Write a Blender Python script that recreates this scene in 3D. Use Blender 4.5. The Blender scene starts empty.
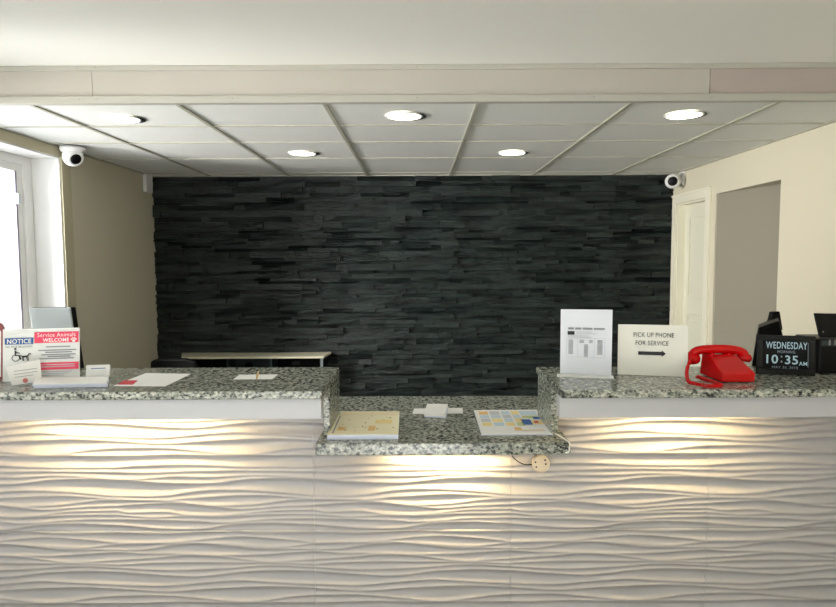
import bpy, bmesh, math, random
from mathutils import Vector, Matrix

S = bpy.context.scene
COL = S.collection
rnd = random.Random(7)

# ------------------------------------------------------------------ camera
FPX, CX, CY = 628.0, 418.0, 303.5
TH, RO, CAMZ = math.radians(4.05), math.radians(-0.25), 1.54
cam = bpy.data.cameras.new('camera')
cam.sensor_width = 36.0
cam.lens = FPX / 836.0 * 36.0
cam.clip_start = 0.05
camo = bpy.data.objects.new('camera', cam)
COL.objects.link(camo)
camo.matrix_world = Matrix.Translation((0, 0, CAMZ)) @ Matrix.Rotation(math.radians(90) - TH, 4, 'X') @ Matrix.Rotation(RO, 4, 'Z')
S.camera = camo

def ray(px, py):
    x = (px - CX) / FPX
    y = -(py - CY) / FPX
    xr = x * math.cos(RO) - y * math.sin(RO)
    yr = x * math.sin(RO) + y * math.cos(RO)
    return Vector((xr, math.cos(TH) + yr * math.sin(TH), -math.sin(TH) + yr * math.cos(TH)))
CAMP = Vector((0, 0, CAMZ))
def aY(px, py, Y):
    r = ray(px, py); return CAMP + r * (Y / r.y)
def aZ(px, py, Z):
    r = ray(px, py); return CAMP + r * ((Z - CAMZ) / r.z)
def aX(px, py, X):
    r = ray(px, py); return CAMP + r * (X / r.x)

# ------------------------------------------------------------------ world, daylight, exposure
S.view_settings.view_transform = 'Standard'
S.view_settings.look = 'None'
S.view_settings.gamma = 1.0
S.view_settings.use_curve_mapping = False
S.view_settings.exposure = 0.1
S.render.film_transparent = False

W = bpy.data.worlds.new('overcast_sky')
S.world = W
W.use_nodes = True
wn = W.node_tree.nodes
bg = wn['Background']
bg.inputs['Color'].default_value = (0.93, 0.97, 1.0, 1)
bg.inputs['Strength'].default_value = 1.3

def area(name, loc, direction, sx, sy, energy, color):
    l = bpy.data.lights.new(name, 'AREA')
    l.shape = 'RECTANGLE'; l.size = sx; l.size_y = sy
    l.energy = energy; l.color = color
    o = bpy.data.objects.new(name, l); COL.objects.link(o)
    o.location = loc
    o.rotation_euler = Vector(direction).to_track_quat('-Z', 'Z').to_euler()
    return o
# daylight entering by the glazed front of the lobby (behind the camera) and by the window on the left
area('daylight_side_window', (-2.62, -0.6, 1.4), (1, 0.0, 0.3), 3.2, 1.7, 8, (0.92, 0.97, 1.0))
area('daylight_left_window', (-5.0, 2.3, 2.0), (1, 0.45, -0.05), 2.6, 0.8, 900, (1.0, 0.98, 0.94))

sun = bpy.data.lights.new('sun', 'SUN'); sun.energy = 42.0; sun.angle = math.radians(3); sun.color = (0.97, 0.985, 1.0)
suno = bpy.data.objects.new('sun', sun); COL.objects.link(suno)
suno.rotation_euler = Vector((-0.04, 0.80, -0.56)).to_track_quat('-Z', 'Y').to_euler()

# ------------------------------------------------------------------ materials
def lin(c):
    return tuple(((v / 255.0) / 12.92 if v / 255.0 <= 0.04045 else ((v / 255.0 + 0.055) / 1.055) ** 2.4) for v in c)

def mat(name, rgb, rough=0.6, metal=0.0, emit=None, strength=0.0, bump=None, var=0.0, spec=0.5, coat=0.0):
    m = bpy.data.materials.new(name); m.use_nodes = True
    nt = m.node_tree; b = nt.nodes['Principled BSDF']
    col = lin(rgb) + (1,)
    b.inputs['Base Color'].default_value = col
    b.inputs['Roughness'].default_value = rough
    b.inputs['Metallic'].default_value = metal
    b.inputs['Specular IOR Level'].default_value = spec
    if coat: b.inputs['Coat Weight'].default_value = coat
    if emit:
        b.inputs['Emission Color'].default_value = lin(emit) + (1,)
        b.inputs['Emission Strength'].default_value = strength
    tc = nt.nodes.new('ShaderNodeTexCoord')
    if var or bump:
        n = nt.nodes.new('ShaderNodeTexNoise')
        n.inputs['Scale'].default_value = bump[0] if bump else 6.0
        n.inputs['Detail'].default_value = 5
        nt.links.new(tc.outputs['Object'], n.inputs['Vector'])
    if var:
        mx = nt.nodes.new('ShaderNodeMix'); mx.data_type = 'RGBA'
        mx.inputs[6].default_value = tuple(max(0, c * (1 - var)) for c in col[:3]) + (1,)
        mx.inputs[7].default_value = tuple(min(1, c * (1 + var)) for c in col[:3]) + (1,)
        nt.links.new(n.outputs['Fac'], mx.inputs[0])
        nt.links.new(mx.outputs[2], b.inputs['Base Color'])
    if bump:
        bp = nt.nodes.new('ShaderNodeBump')
        bp.inputs['Strength'].default_value = bump[1]
        bp.inputs['Distance'].default_value = bump[2]
        nt.links.new(n.outputs['Fac'], bp.inputs['Height'])
        nt.links.new(bp.outputs['Normal'], b.inputs['Normal'])
    return m

def granite():
    m = bpy.data.materials.new('granite'); m.use_nodes = True
    nt = m.node_tree; b = nt.nodes['Principled BSDF']
    tc = nt.nodes.new('ShaderNodeTexCoord')
    n1 = nt.nodes.new('ShaderNodeTexNoise'); n1.inputs['Scale'].default_value = 88; n1.inputs['Detail'].default_value = 3; n1.inputs['Roughness'].default_value = 0.6
    n2 = nt.nodes.new('ShaderNodeTexVoronoi'); n2.inputs['Scale'].default_value = 140
    n3 = nt.nodes.new('ShaderNodeTexNoise'); n3.inputs['Scale'].default_value = 14
    mp = nt.nodes.new('ShaderNodeMapping'); mp.inputs['Scale'].default_value = (0.7, 0.7, 1.0)
    nt.links.new(tc.outputs['Object'], mp.inputs['Vector'])
    for n in (n1, n2, n3): nt.links.new(mp.outputs['Vector'], n.inputs['Vector'])
    r1 = nt.nodes.new('ShaderNodeValToRGB')
    e = r1.color_ramp.elements
    e[0].position = 0.36; e[0].color = lin((14, 16, 18)) + (1,)
    e[1].position = 0.60; e[1].color = lin((200, 200, 189)) + (1,)
    k = e.new(0.43); k.color = lin((58, 62, 60)) + (1,)
    k = e.new(0.485); k.color = lin((150, 160, 148)) + (1,)
    nt.links.new(n1.outputs['Fac'], r1.inputs['Fac'])
    sep = nt.nodes.new('ShaderNodeSeparateColor'); nt.links.new(n2.outputs['Color'], sep.inputs['Color'])
    r2 = nt.nodes.new('ShaderNodeValToRGB')
    r2.color_ramp.interpolation = 'CONSTANT'
    e = r2.color_ramp.elements
    e[0].position = 0.0; e[0].color = lin((38, 42, 44)) + (1,)
    e[1].position = 0.30; e[1].color = lin((134, 138, 128)) + (1,)
    k = e.new(0.66); k.color = lin((194, 194, 182)) + (1,)
    k = e.new(0.86); k.color = lin((76, 80, 76)) + (1,)
    nt.links.new(sep.outputs['Red'], r2.inputs['Fac'])
    mx = nt.nodes.new('ShaderNodeMix'); mx.data_type = 'RGBA'; mx.inputs[0].default_value = 0.45
    nt.links.new(r1.outputs['Color'], mx.inputs[6]); nt.links.new(r2.outputs['Color'], mx.inputs[7])
    nt.links.new(mx.outputs[2], b.inputs['Base Color'])
    b.inputs['Roughness'].default_value = 0.2
    b.inputs['Specular IOR Level'].default_value = 0.45
    return m

def slate():
    m = bpy.data.materials.new('stacked_slate'); m.use_nodes = True
    nt = m.node_tree; b = nt.nodes['Principled BSDF']
    tc = nt.nodes.new('ShaderNodeTexCoord')
    def noise(sc, scale, detail):
        mp = nt.nodes.new('ShaderNodeMapping'); mp.inputs['Scale'].default_value = sc
        n = nt.nodes.new('ShaderNodeTexNoise'); n.inputs['Scale'].default_value = scale; n.inputs['Detail'].default_value = detail
        nt.links.new(tc.outputs['Object'], mp.inputs['Vector']); nt.links.new(mp.outputs['Vector'], n.inputs['Vector'])
        return n
    n1 = noise((0.35, 1, 2.2), 9, 3); n2 = noise((0.5, 1, 1.7), 34, 6)
    r = nt.nodes.new('ShaderNodeValToRGB'); e = r.color_ramp.elements
    e[0].position = 0.34; e[0].color = lin((10, 17, 18)) + (1,)
    e[1].position = 0.66; e[1].color = lin((41, 51, 49)) + (1,)
    nt.links.new(n1.outputs['Fac'], r.inputs['Fac']); nt.links.new(r.outputs['Color'], b.inputs['Base Color'])
    bp = nt.nodes.new('ShaderNodeBump'); bp.inputs['Strength'].default_value = 0.7; bp.inputs['Distance'].default_value = 0.018
    nt.links.new(n2.outputs['Fac'], bp.inputs['Height']); nt.links.new(bp.outputs['Normal'], b.inputs['Normal'])
    b.inputs['Roughness'].default_value = 0.36; b.inputs['Specular IOR Level'].default_value = 0.4
    return m

def glass(name, tint=(1, 1, 1), amount=0.10):
    m = bpy.data.materials.new(name); m.use_nodes = True
    nt = m.node_tree
    for n in list(nt.nodes): nt.nodes.remove(n)
    out = nt.nodes.new('ShaderNodeOutputMaterial')
    t = nt.nodes.new('ShaderNodeBsdfTransparent'); t.inputs['Color'].default_value = tint + (1,)
    g = nt.nodes.new('ShaderNodeBsdfGlossy'); g.inputs['Roughness'].default_value = 0.12
    mx = nt.nodes.new('ShaderNodeMixShader'); mx.inputs[0].default_value = amount
    nt.links.new(t.outputs[0], mx.inputs[1]); nt.links.new(g.outputs[0], mx.inputs[2]); nt.links.new(mx.outputs[0], out.inputs[0])
    return m

M = dict(
    wall=mat('painted_wall', (215, 208, 186), 0.75, bump=(90, 0.08, 0.002)),
    plaster=mat('painted_plaster', (241, 240, 233), 0.7, bump=(60, 0.05, 0.002)),
    beam=mat('painted_beam', (186, 181, 172), 0.55, var=0.03),
    beam_pink=mat('painted_beam_panel', (178, 167, 160), 0.55, var=0.03),
    batten=mat('painted_batten', (182, 180, 170), 0.5),
    tile=mat('ceiling_tile', (226, 227, 222), 0.8, var=0.03, bump=(140, 0.15, 0.001)),
    grid=mat('ceiling_grid', (176, 174, 158), 0.5),
    white=mat('white_paint', (236, 236, 234), 0.45), apron=mat('apron_paint', (192, 193, 197), 0.45),
    doorw=mat('door_paint', (228, 226, 206), 0.4),
    trimw=mat('trim_paint', (236, 232, 212), 0.4),
    casing=mat('casing_paint', (196, 188, 160), 0.6),
    panel=mat('wave_panel', (184, 184, 188), 0.45),
    floor=mat('vinyl_floor', (212, 210, 204), 0.4, var=0.06),
    black=mat('black_plastic', (10, 11, 13), 0.4, spec=0.25),
    blackm=mat('matte_black', (7, 8, 9), 0.6, spec=0.2),
    darkt=mat('dark_laminate', (44, 58, 62), 0.5),
    desk=mat('white_laminate', (216, 210, 186), 0.4),
    grey=mat('grey_plastic', (212, 222, 230), 0.45),
    steel=mat('brushed_steel', (170, 170, 168), 0.3, metal=1.0),
    paper=mat('white_paper', (238, 238, 236), 0.7),
    paperb=mat('cool_paper', (216, 222, 240), 0.7),
    cream=mat('cream_paper', (240, 232, 200), 0.7, var=0.04),
    ink=mat('black_ink', (40, 42, 46), 0.7),
    inkg=mat('grey_ink', (150, 152, 158), 0.7),
    inkl=mat('pale_ink', (196, 198, 204), 0.7),
    blue=mat('sign_blue', (30, 86, 152), 0.5),
    pink=mat('sign_pink', (232, 62, 96), 0.5),
    redc=mat('flyer_red', (206, 26, 50), 0.5),
    red=mat('red_plastic', (206, 0, 5), 0.25, coat=0.15, spec=0.3),
    maroon=mat('maroon_frame', (134, 62, 62), 0.4),
    tan=mat('tan_clip', (206, 170, 110), 0.5),
    yellow=mat('map_yellow', (238, 218, 150), 0.7),
    green=mat('map_green', (196, 206, 150), 0.7),
    mapblue=mat('map_blue', (70, 110, 178), 0.7),
    skyb=mat('map_sky', (196, 214, 226), 0.7),
    orange=mat('map_orange', (232, 192, 128), 0.7),
    hedge=mat('hedge_green', (130, 160, 110), 0.9, var=0.3),
    asphalt=mat('asphalt', (150, 152, 156), 0.9, var=0.1),
    lens_on=mat('lit_lens', (255, 250, 235), 0.5, emit=(255, 244, 222), strength=9.0),
    led=mat('led_diffuser', (255, 240, 210), 0.5, emit=(255, 221, 158), strength=125.0),
    lcd=mat('lcd_white', (120, 138, 145), 0.5, emit=(170, 200, 208), strength=0.42),
    lcdd=mat('lcd_dim', (120, 130, 138), 0.5, emit=(110, 120, 128), strength=0.36),
    granite=granite(), stone=slate(),
    glass=glass('window_glass'),
    acrylic=glass('clear_acrylic', (0.985, 0.99, 0.99), 0.004),
)

# ------------------------------------------------------------------ mesh helpers
class MB:
    def __init__(s): s.v = []; s.f = []; s.sm = []
    def quad(s, a, b, c, d):
        i = len(s.v); s.v += [tuple(a), tuple(b), tuple(c), tuple(d)]; s.f.append((i, i + 1, i + 2, i + 3)); s.sm.append(False); return s
    def hexa(s, p):   # 8 corners: bottom 4 ccw, top 4 ccw
        i = len(s.v); s.v += [tuple(q) for q in p]
        for f in ((0, 3, 2, 1), (4, 5, 6, 7), (0, 1, 5, 4), (1, 2, 6, 5), (2, 3, 7, 6), (3, 0, 4, 7)):
            s.f.append(tuple(i + k for k in f)); s.sm.append(False)
        return s
    def box(s, x0, x1, y0, y1, z0, z1):
        return s.hexa([(x0, y0, z0), (x1, y0, z0), (x1, y1, z0), (x0, y1, z0), (x0, y0, z1), (x1, y0, z1), (x1, y1, z1), (x0, y1, z1)])
    def prism(s, pts, vec):   # polygon pts extruded by vec
        n = len(pts); i = len(s.v); vec = Vector(vec)
        s.v += [tuple(p) for p in pts] + [tuple(Vector(p) + vec) for p in pts]
        s.f.append(tuple(i + k for k in range(n))[::-1]); s.sm.append(False)
        s.f.append(tuple(i + n + k for k in range(n))); s.sm.append(False)
        for k in range(n):
            s.f.append((i + k, i + (k + 1) % n, i + n + (k + 1) % n, i + n + k)); s.sm.append(False)
        return s
    def lathe(s, prof, c, axis=(0, 0, 1), n=32):   # prof: (radius, height) pairs
        q = Vector((0, 0, 1)).rotation_difference(Vector(axis)); c = Vector(c)
        i = len(s.v)
        for r, h in prof:
            for k in range(n):
                a = 2 * math.pi * k / n
                s.v.append(tuple(c + q @ Vector((r * math.cos(a), r * math.sin(a), h))))
        for j in range(len(prof) - 1):
            for k in range(n):
                a = i + j * n + k; b = i + j * n + (k + 1) % n
                s.f.append((a, b, b + n, a + n)); s.sm.append(True)
        if prof[0][0] > 1e-6: s.f.append(tuple(i + k for k in range(n))[::-1]); s.sm.append(False)
        if prof[-1][0] > 1e-6: s.f.append(tuple(i + (len(prof) - 1) * n + k for k in range(n))); s.sm.append(False)
        return s
    def tube(s, pts, r, n=10):
        pts = [Vector(p) for p in pts]; rr = r if isinstance(r, (list, tuple)) else [r] * len(pts)
        i = len(s.v); up = Vector((0.31, 0.22, 0.92)).normalized()
        for k, p in enumerate(pts):
            t = (pts[min(k + 1, len(pts) - 1)] - pts[max(k - 1, 0)]).normalized()
            a = t.cross(up)
            if a.length < 1e-4: a = t.cross(Vector((1, 0, 0)))
            a.normalize(); b = t.cross(a)
            for j in range(n):
                g = 2 * math.pi * j / n
                s.v.append(tuple(p + (a * math.cos(g) + b * math.sin(g)) * rr[k]))
        for k in range(len(pts) - 1):
            for j in range(n):
                a = i + k * n + j; b = i + k * n + (j + 1) % n
                s.f.append((a, b, b + n, a + n)); s.sm.append(True)
        s.f.append(tuple(i + j for j in range(n))[::-1]); s.sm.append(False)
        s.f.append(tuple(i + (len(pts) - 1) * n + j for j in range(n))); s.sm.append(False)
        return s
    def build(s, name, m, parent=None, bevel=0.0, seg=2, fix=True):
        me = bpy.data.meshes.new(name); me.from_pydata(s.v, [], s.f)
        for p, q in zip(me.polygons, s.sm): p.use_smooth = q
        if fix:
            bm = bmesh.new(); bm.from_mesh(me); bmesh.ops.recalc_face_normals(bm, faces=bm.faces); bm.to_mesh(me); bm.free()
        me.materials.append(m)
        o = bpy.data.objects.new(name, me); COL.objects.link(o)
        if parent: o.parent = parent
        if bevel:
            b = o.modifiers.new('bevel', 'BEVEL'); b.width = bevel; b.segments = seg; b.limit_method = 'ANGLE'; b.angle_limit = math.radians(35)
        return o

def spline(pts, n=8):
    pts = [Vector(p) for p in pts]; out = []
    for i in range(len(pts) - 1):
        p0 = pts[max(i - 1, 0)]; p1 = pts[i]; p2 = pts[i + 1]; p3 = pts[min(i + 2, len(pts) - 1)]
        for k in range(n):
            t = k / n
            out.append(0.5 * ((2 * p1) + (p2 - p0) * t + (2 * p0 - 5 * p1 + 4 * p2 - p3) * t * t + (3 * p1 - p0 - 3 * p2 + p3) * t ** 3))
    out.append(pts[-1]); return out

def struct(o, kind='structure'):
    o['kind'] = kind; return o
def tag(o, label, cat, group=None):
    o['label'] = label; o['category'] = cat
    if group: o['group'] = group
    return o
def thing(name, label, cat, loc=(0, 0, 0), group=None, rot=None):
    o = bpy.data.objects.new(name, None); o.empty_display_size = 0.1; COL.objects.link(o)
    o.location = loc
    if rot is not None:
        o.matrix_world = Matrix.Translation(loc) @ rot.to_4x4()
    return tag(o, label, cat, group)
def copy_tree(o, parent=None):
    c = o.copy(); COL.objects.link(c)
    if parent: c.parent = parent
    for ch in list(o.children): copy_tree(ch, c)
    return c

def text(body, x0, x1, z0, z1, m, parent, name='lettering', y=-0.0012, bold=0.0, tail=None):
    """lettering as a thin mesh in the parent's xz plane, fitted to a rectangle"""
    cu = bpy.data.curves.new(name, 'FONT'); cu.body = body; cu.size = 1.0; cu.offset = bold; cu.resolution_u = 3
    cu.space_character = 1.08
    t = bpy.data.objects.new(name, cu); COL.objects.link(t)
    me = bpy.data.meshes.new_from_object(t.evaluated_get(bpy.context.evaluated_depsgraph_get()))
    bpy.data.objects.remove(t); bpy.data.curves.remove(cu)
    xs = [v.co.x for v in me.vertices]; ys = [v.co.y for v in me.vertices]
    ax, bx, ay, by = min(xs), max(xs), min(ys), max(ys)
    for v in me.vertices:
        v.co = Vector((x0 + (v.co.x - ax) / (bx - ax) * (x1 - x0), y, z0 + (v.co.y - ay) / (by - ay) * (z1 - z0)))
    me.materials.clear(); me.materials.append(m)
    o = bpy.data.objects.new(name, me); COL.objects.link(o); o.parent = parent
    return o
def upright(bl, br, lean=0.0):
    """origin and rotation of a standing sheet whose bottom edge runs from bl to br; lean > 0 leans back"""
    x = (Vector(br) - Vector(bl)); w = x.length; x.normalize()
    back = Vector((0, 0, 1)).cross(x); back.normalize()
    z = Vector((0, 0, 1)) * math.cos(lean) + back * math.sin(lean); z = (z - x * z.dot(x)).normalized()
    y = z.cross(x)
    R = Matrix((x, y, z)).transposed()
    return Vector(bl), R, w

# ------------------------------------------------------------------ room shell
XL, XR, YB, YF, ZC, ZF = -2.55, 2.47, 6.14, -3.4, 2.34, 2.526
# floor and outside ground
struct(MB().box(XL - 0.3, XR + 0.3, YF - 0.1, 0.3, -0.08, 0).build('floor', M['floor']))
struct(MB().box(XL - 0.3, XR + 1.2, 0.3, YB + 0.2, -0.08, 0).build('floor_low_bounce', mat('low_bounce_grey', (116, 116, 116), 0.9, var=0.1)))  # unseen floor zone, made dark to limit bounce onto the counter panels
struct(MB().box(-16, 16, -14, 16, -0.25, -0.15).build('ground', M['asphalt']))
# stacked slate back wall: courses of split stone, all one wall
mb = MB(); z = 0.0
mb.box(XL, XR, YB - 0.005, YB + 0.12, 0, ZC + 0.05)
while z < ZC - 0.003:
    h = rnd.choice((0.026, 0.034, 0.042, 0.05, 0.058)); h = min(h, ZC - z)
    x = XL - rnd.uniform(0, 0.2)
    while x < XR:
        l = rnd.choice((0.09, 0.14, 0.2, 0.27, 0.36, 0.5)) * rnd.uniform(0.85, 1.15)
        a, b = max(x, XL), min(x + l, XR)
        if b - a > 0.004:
            d = rnd.uniform(0.010, 0.052); tl = rnd.uniform(-0.008, 0.017)
            q = [d + sg * tl + rnd.uniform(-0.007, 0.007) for sg in (1, 1, -1, -1)]
            e = 0.0006
            mb.hexa([(a + e, YB - q[0], z + e), (b - e, YB - q[1], z + e), (b - e, YB, z + e), (a + e, YB, z + e),
                     (a + e, YB - q[2], z + h - e), (b - e, YB - q[3], z + h - e), (b - e, YB, z + h - e), (a + e, YB, z + h - e)])
        x += l
    z += h
struct(mb.build('wall_back', M['stone'], fix=False))

# left wall with the deep window opening
WY0, WY1, WZ0, WZ1, WD = 2.55, 4.53, 0.92, 2.275, 0.24   # opening along y, in z, depth
mb = MB(); t = 0.28
mb.box(XL - t, XL, WY1, YB + 0.1, 0, ZF + 0.3)
mb.box(XL - t, XL, 1.1, WY0, 0, ZF + 0.3); mb.box(XL - t, XL, YF, -2.3, 0, ZF + 0.3); mb.box(XL - t, XL, -2.3, 1.1, 0, 0.5); mb.box(XL - t, XL, -2.3, 1.1, 2.3, ZF + 0.3)
mb.box(XL - t, XL, WY0, WY1, 0, WZ0)
mb.box(XL - t, XL, WY0, WY1, WZ1, ZF + 0.3)
struct(mb.build('wall_left', M['wall']))
# white reveal lining of the opening, and the casing strip round it
mb = MB(); e = 0.012
mb.box(XL - WD, XL + 0.004, WY1 - e, WY1, WZ0, WZ1); mb.box(XL - WD, XL + 0.004, WY0, WY0 + e, WZ0, WZ1)
mb.box(XL - WD, XL + 0.004, WY0 + e, WY1 - e, WZ1 - e, WZ1); mb.box(XL - WD, XL + 0.02, WY0 + e, WY1 - e, WZ0, WZ0 + 0.03)
struct(mb.build('trim_1', M['white']))
mb = MB()
mb.box(XL, XL + 0.018, WY1, WY1 + 0.115, 0.0, ZC); mb.box(XL, XL + 0.018, WY0, WY1, WZ1, ZC)
struct(mb.build('trim_2', M['casing']))
# window
wx = XL - WD + 0.02
win = MB()
win.box(wx - 0.03, wx + 0.03, WY1 - 0.105, WY1 - e, WZ0 + 0.03, WZ1 - e); win.box(wx - 0.03, wx + 0.03, WY0 + e, WY0 + 0.09, WZ0 + 0.03, WZ1 - e)
win.box(wx - 0.03, wx + 0.03, WY0 + 0.09, WY1 - 0.105, WZ1 - 0.07, WZ1 - e); win.box(wx - 0.03, wx + 0.03, WY0 + 0.09, WY1 - 0.105, WZ0 + 0.03, WZ0 + 0.10)
w1 = struct(win.build('window_1', M['white'], bevel=0.003))
sash = MB(); a0, a1, b0, b1 = WY0 + 0.09, WY1 - 0.105, WZ0 + 0.10, WZ1 - 0.07
sash.box(wx - 0.022, wx + 0.012, a1 - 0.06, a1, b0, b1); sash.box(wx - 0.022, wx + 0.012, a0, a0 + 0.05, b0, b1)
sash.box(wx - 0.022, wx + 0.012, a0 + 0.05, a1 - 0.06, b1 - 0.05, b1); sash.box(wx - 0.022, wx + 0.012, a0 + 0.05, a1 - 0.06, b0, b0 + 0.05)
sash.build('window_sash', M['white'], w1)
MB().box(wx - 0.018, wx + 0.016, a1 - 0.079, a1 - 0.061, b0 + 0.05, b1 - 0.05).build('window_gasket', mat('mauve_gasket', (128, 122, 140), 0.5), w1)
MB().box(wx + 0.012, wx + 0.04, a1 - 0.09, a1 - 0.062, 1.93, 2.0).build('window_latch', M['grey'], w1)
MB().box(wx - 0.008, wx - 0.002, a0 + 0.05, a1 - 0.08, b0 + 0.05, b1 - 0.05).build('window_pane', M['glass'], w1)

mb = MB()
for y in (-2.3, -0.63, 1.04): mb.box(XL - 0.22, XL - 0.16, y, y + 0.06, 0.5, 2.3)
mb.box(XL - 0.22, XL - 0.16, -2.24, 1.04, 2.24, 2.3); mb.box(XL - 0.22, XL - 0.16, -2.24, 1.04, 0.5, 0.56)
w3_ = struct(mb.build('window_3', M['white']))
MB().box(XL - 0.2, XL - 0.194, -2.24, 1.04, 0.56, 2.24).build('window_pane', M['glass'], w3_)

# right wall with the door opening and the recess
DY0, DY1, DZ = 5.40, 6.02, 2.05
OY0, OY1, OZ = 4.315, 5.245, 2.068
mb = MB(); t = 0.12
mb.box(XR, XR + t, YF, OY0, 0, ZF + 0.3); mb.box(XR, XR + t, OY0, OY1, OZ, ZF + 0.3); mb.box(XR, XR + t, OY1, DY0, 0, ZF + 0.3)
mb.box(XR, XR + t, DY0, DY1, DZ, ZF + 0.3); mb.box(XR, XR + t, DY1, YB + 0.1, 0, ZF + 0.3)
struct(mb.build('wall_right', M['wall']))
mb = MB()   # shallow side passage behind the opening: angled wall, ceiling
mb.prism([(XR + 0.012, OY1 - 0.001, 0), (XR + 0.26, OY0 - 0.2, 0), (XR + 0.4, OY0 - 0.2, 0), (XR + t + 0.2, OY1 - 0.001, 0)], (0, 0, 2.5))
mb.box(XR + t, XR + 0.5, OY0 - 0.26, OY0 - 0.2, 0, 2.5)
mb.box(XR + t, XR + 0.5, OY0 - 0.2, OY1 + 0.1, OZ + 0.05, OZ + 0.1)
struct(mb.build('wall_passage', mat('wall_paint_shaded', (146, 141, 125), 0.75)))  # wall paint greyed and darkened: the passage's shade is put into this colour
# door casing (right wall)
mb = MB(); c = 0.075
mb.box(XR - 0.02, XR, DY0 - c, DY0, 0, DZ + c); mb.box(XR - 0.02, XR, DY1, DY1 + c, 0, DZ + c); mb.box(XR - 0.02, XR, DY0, DY1, DZ, DZ + c)
mb.box(XR - 0.026, XR, DY0 - c - 0.008, DY1 + c + 0.008, DZ + c - 0.01, DZ + c + 0.012)
mb.box(XR, XR + 0.12, DY1 - 0.015, DY1, 0, DZ); mb.box(XR, XR + 0.12, DY0, DY0 + 0.015, 0, DZ); mb.box(XR, XR + 0.12, DY0 + 0.015, DY1 - 0.015, DZ - 0.015, DZ)
struct(mb.build('trim_3', M['trimw'], bevel=0.003))
dx = XR + 0.075
d1 = struct(MB().box(dx, dx + 0.04, DY0 + 0.016, DY1 - 0.016, 0.01, DZ - 0.016).build('door_1', M['doorw']))
for z0, z1 in ((1.16, 1.93), (0.2, 1.02)):
    mb = MB(); a, b = DY0 + 0.11, DY1 - 0.11
    for (p, q, r, s_) in ((a, b, z0, z0 + 0.025), (a, b, z1 - 0.025, z1), (a, a + 0.025, z0 + 0.025, z1 - 0.025), (b - 0.025, b, z0 + 0.025, z1 - 0.025)):
        mb.box(dx - 0.012, dx, p, q, r, s_)
    mb.box(dx - 0.006, dx, a + 0.06, b - 0.06, z0 + 0.06, z1 - 0.06)
    mb.build('door_panel', M['doorw'], d1, bevel=0.004)
hb = MB().lathe([(0.026, 0), (0.026, 0.006), (0.01, 0.01), (0.01, 0.03), (0.026, 0.036), (0.028, 0.05), (0.02, 0.06), (0.0, 0.062)], (dx, DY0 + 0.06, 1.0), (-1, 0, 0), 20)
hb.build('door_knob', M['steel'], d1)

# front wall behind the camera: glazed lobby entrance
mb = MB()
mb.box(XL, XR, YF - 0.15, YF, 2.42, ZF + 0.3); mb.box(XL, -2.4, YF - 0.15, YF, 0, 2.42); mb.box(0.62, XR, YF - 0.15, YF, 0, 2.42); mb.box(-2.4, 0.62, YF - 0.15, YF, 0, 0.12)
struct(mb.build('wall_front', M['wall']))
mb = MB()
for x in (-2.4, -1.42, -0.42, 0.56): mb.box(x, x + 0.06, YF - 0.1, YF - 0.04, 0.12, 2.42)
mb.box(-2.34, 0.56, YF - 0.1, YF - 0.04, 2.36, 2.42); mb.box(-2.34, 0.56, YF - 0.1, YF - 0.04, 0.12, 0.18)
w2 = struct(mb.build('window_2', M['black']))
MB().box(-2.34, 0.56, YF - 0.075, YF - 0.068, 0.18, 2.36).build('window_pane', M['glass'], w2)

# ceilings: plaster in front, dropped tiles behind the beam
struct(MB().box(XL - 0.3, XR + 0.3, YF - 0.15, 3.30, ZF, ZF + 0.1).build('ceiling_front', M['plaster']))
gx = [XL, -1.99, -1.235, -0.478, 0.315, 1.11, 1.868, XR]
gy = [3.301, 3.84, 4.374, 5.068, 5.9, YB]
mb = MB()
mb.box(XL - 0.2, XR + 0.3, 3.301, YB + 0.1, ZC + 0.05, ZC + 0.1)
for i in range(len(gx) - 1):
    for j in range(len(gy) - 1):
        q = [rnd.uniform(-0.002, 0.003) for _ in range(4)]
        zt = ZC + 0.005
        mb.hexa([(gx[i], gy[j], zt + q[0]), (gx[i + 1], gy[j], zt + q[1]), (gx[i + 1], gy[j + 1], zt + q[2]), (gx[i], gy[j + 1], zt + q[3]),
                 (gx[i], gy[j], zt + 0.02), (gx[i + 1], gy[j], zt + 0.02), (gx[i + 1], gy[j + 1], zt + 0.02), (gx[i], gy[j + 1], zt + 0.02)])
struct(mb.build('ceiling', M['tile']))
mb = MB()
for x in gx[1:-1]: mb.box(x - 0.011, x + 0.011, 3.302, YB - 0.03, ZC - 0.003, ZC + 0.006)
for y in gy[1:-1]:
    for i in range(len(gx) - 1):
        mb.box(gx[i] + 0.011, gx[i + 1] - 0.011, y - 0.006, y + 0.006, ZC - 0.0015, ZC + 0.006)
mb.box(XL, XL + 0.022, 3.302, YB - 0.03, ZC - 0.004, ZC + 0.006); mb.box(XR - 0.022, XR, 3.302, YB - 0.03, ZC - 0.004, ZC + 0.006); mb.box(XL + 0.022, XR - 0.022, YB - 0.05, YB - 0.03, ZC - 0.004, ZC + 0.006)
struct(mb.build('ceiling_grid', M['grid']))
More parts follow.
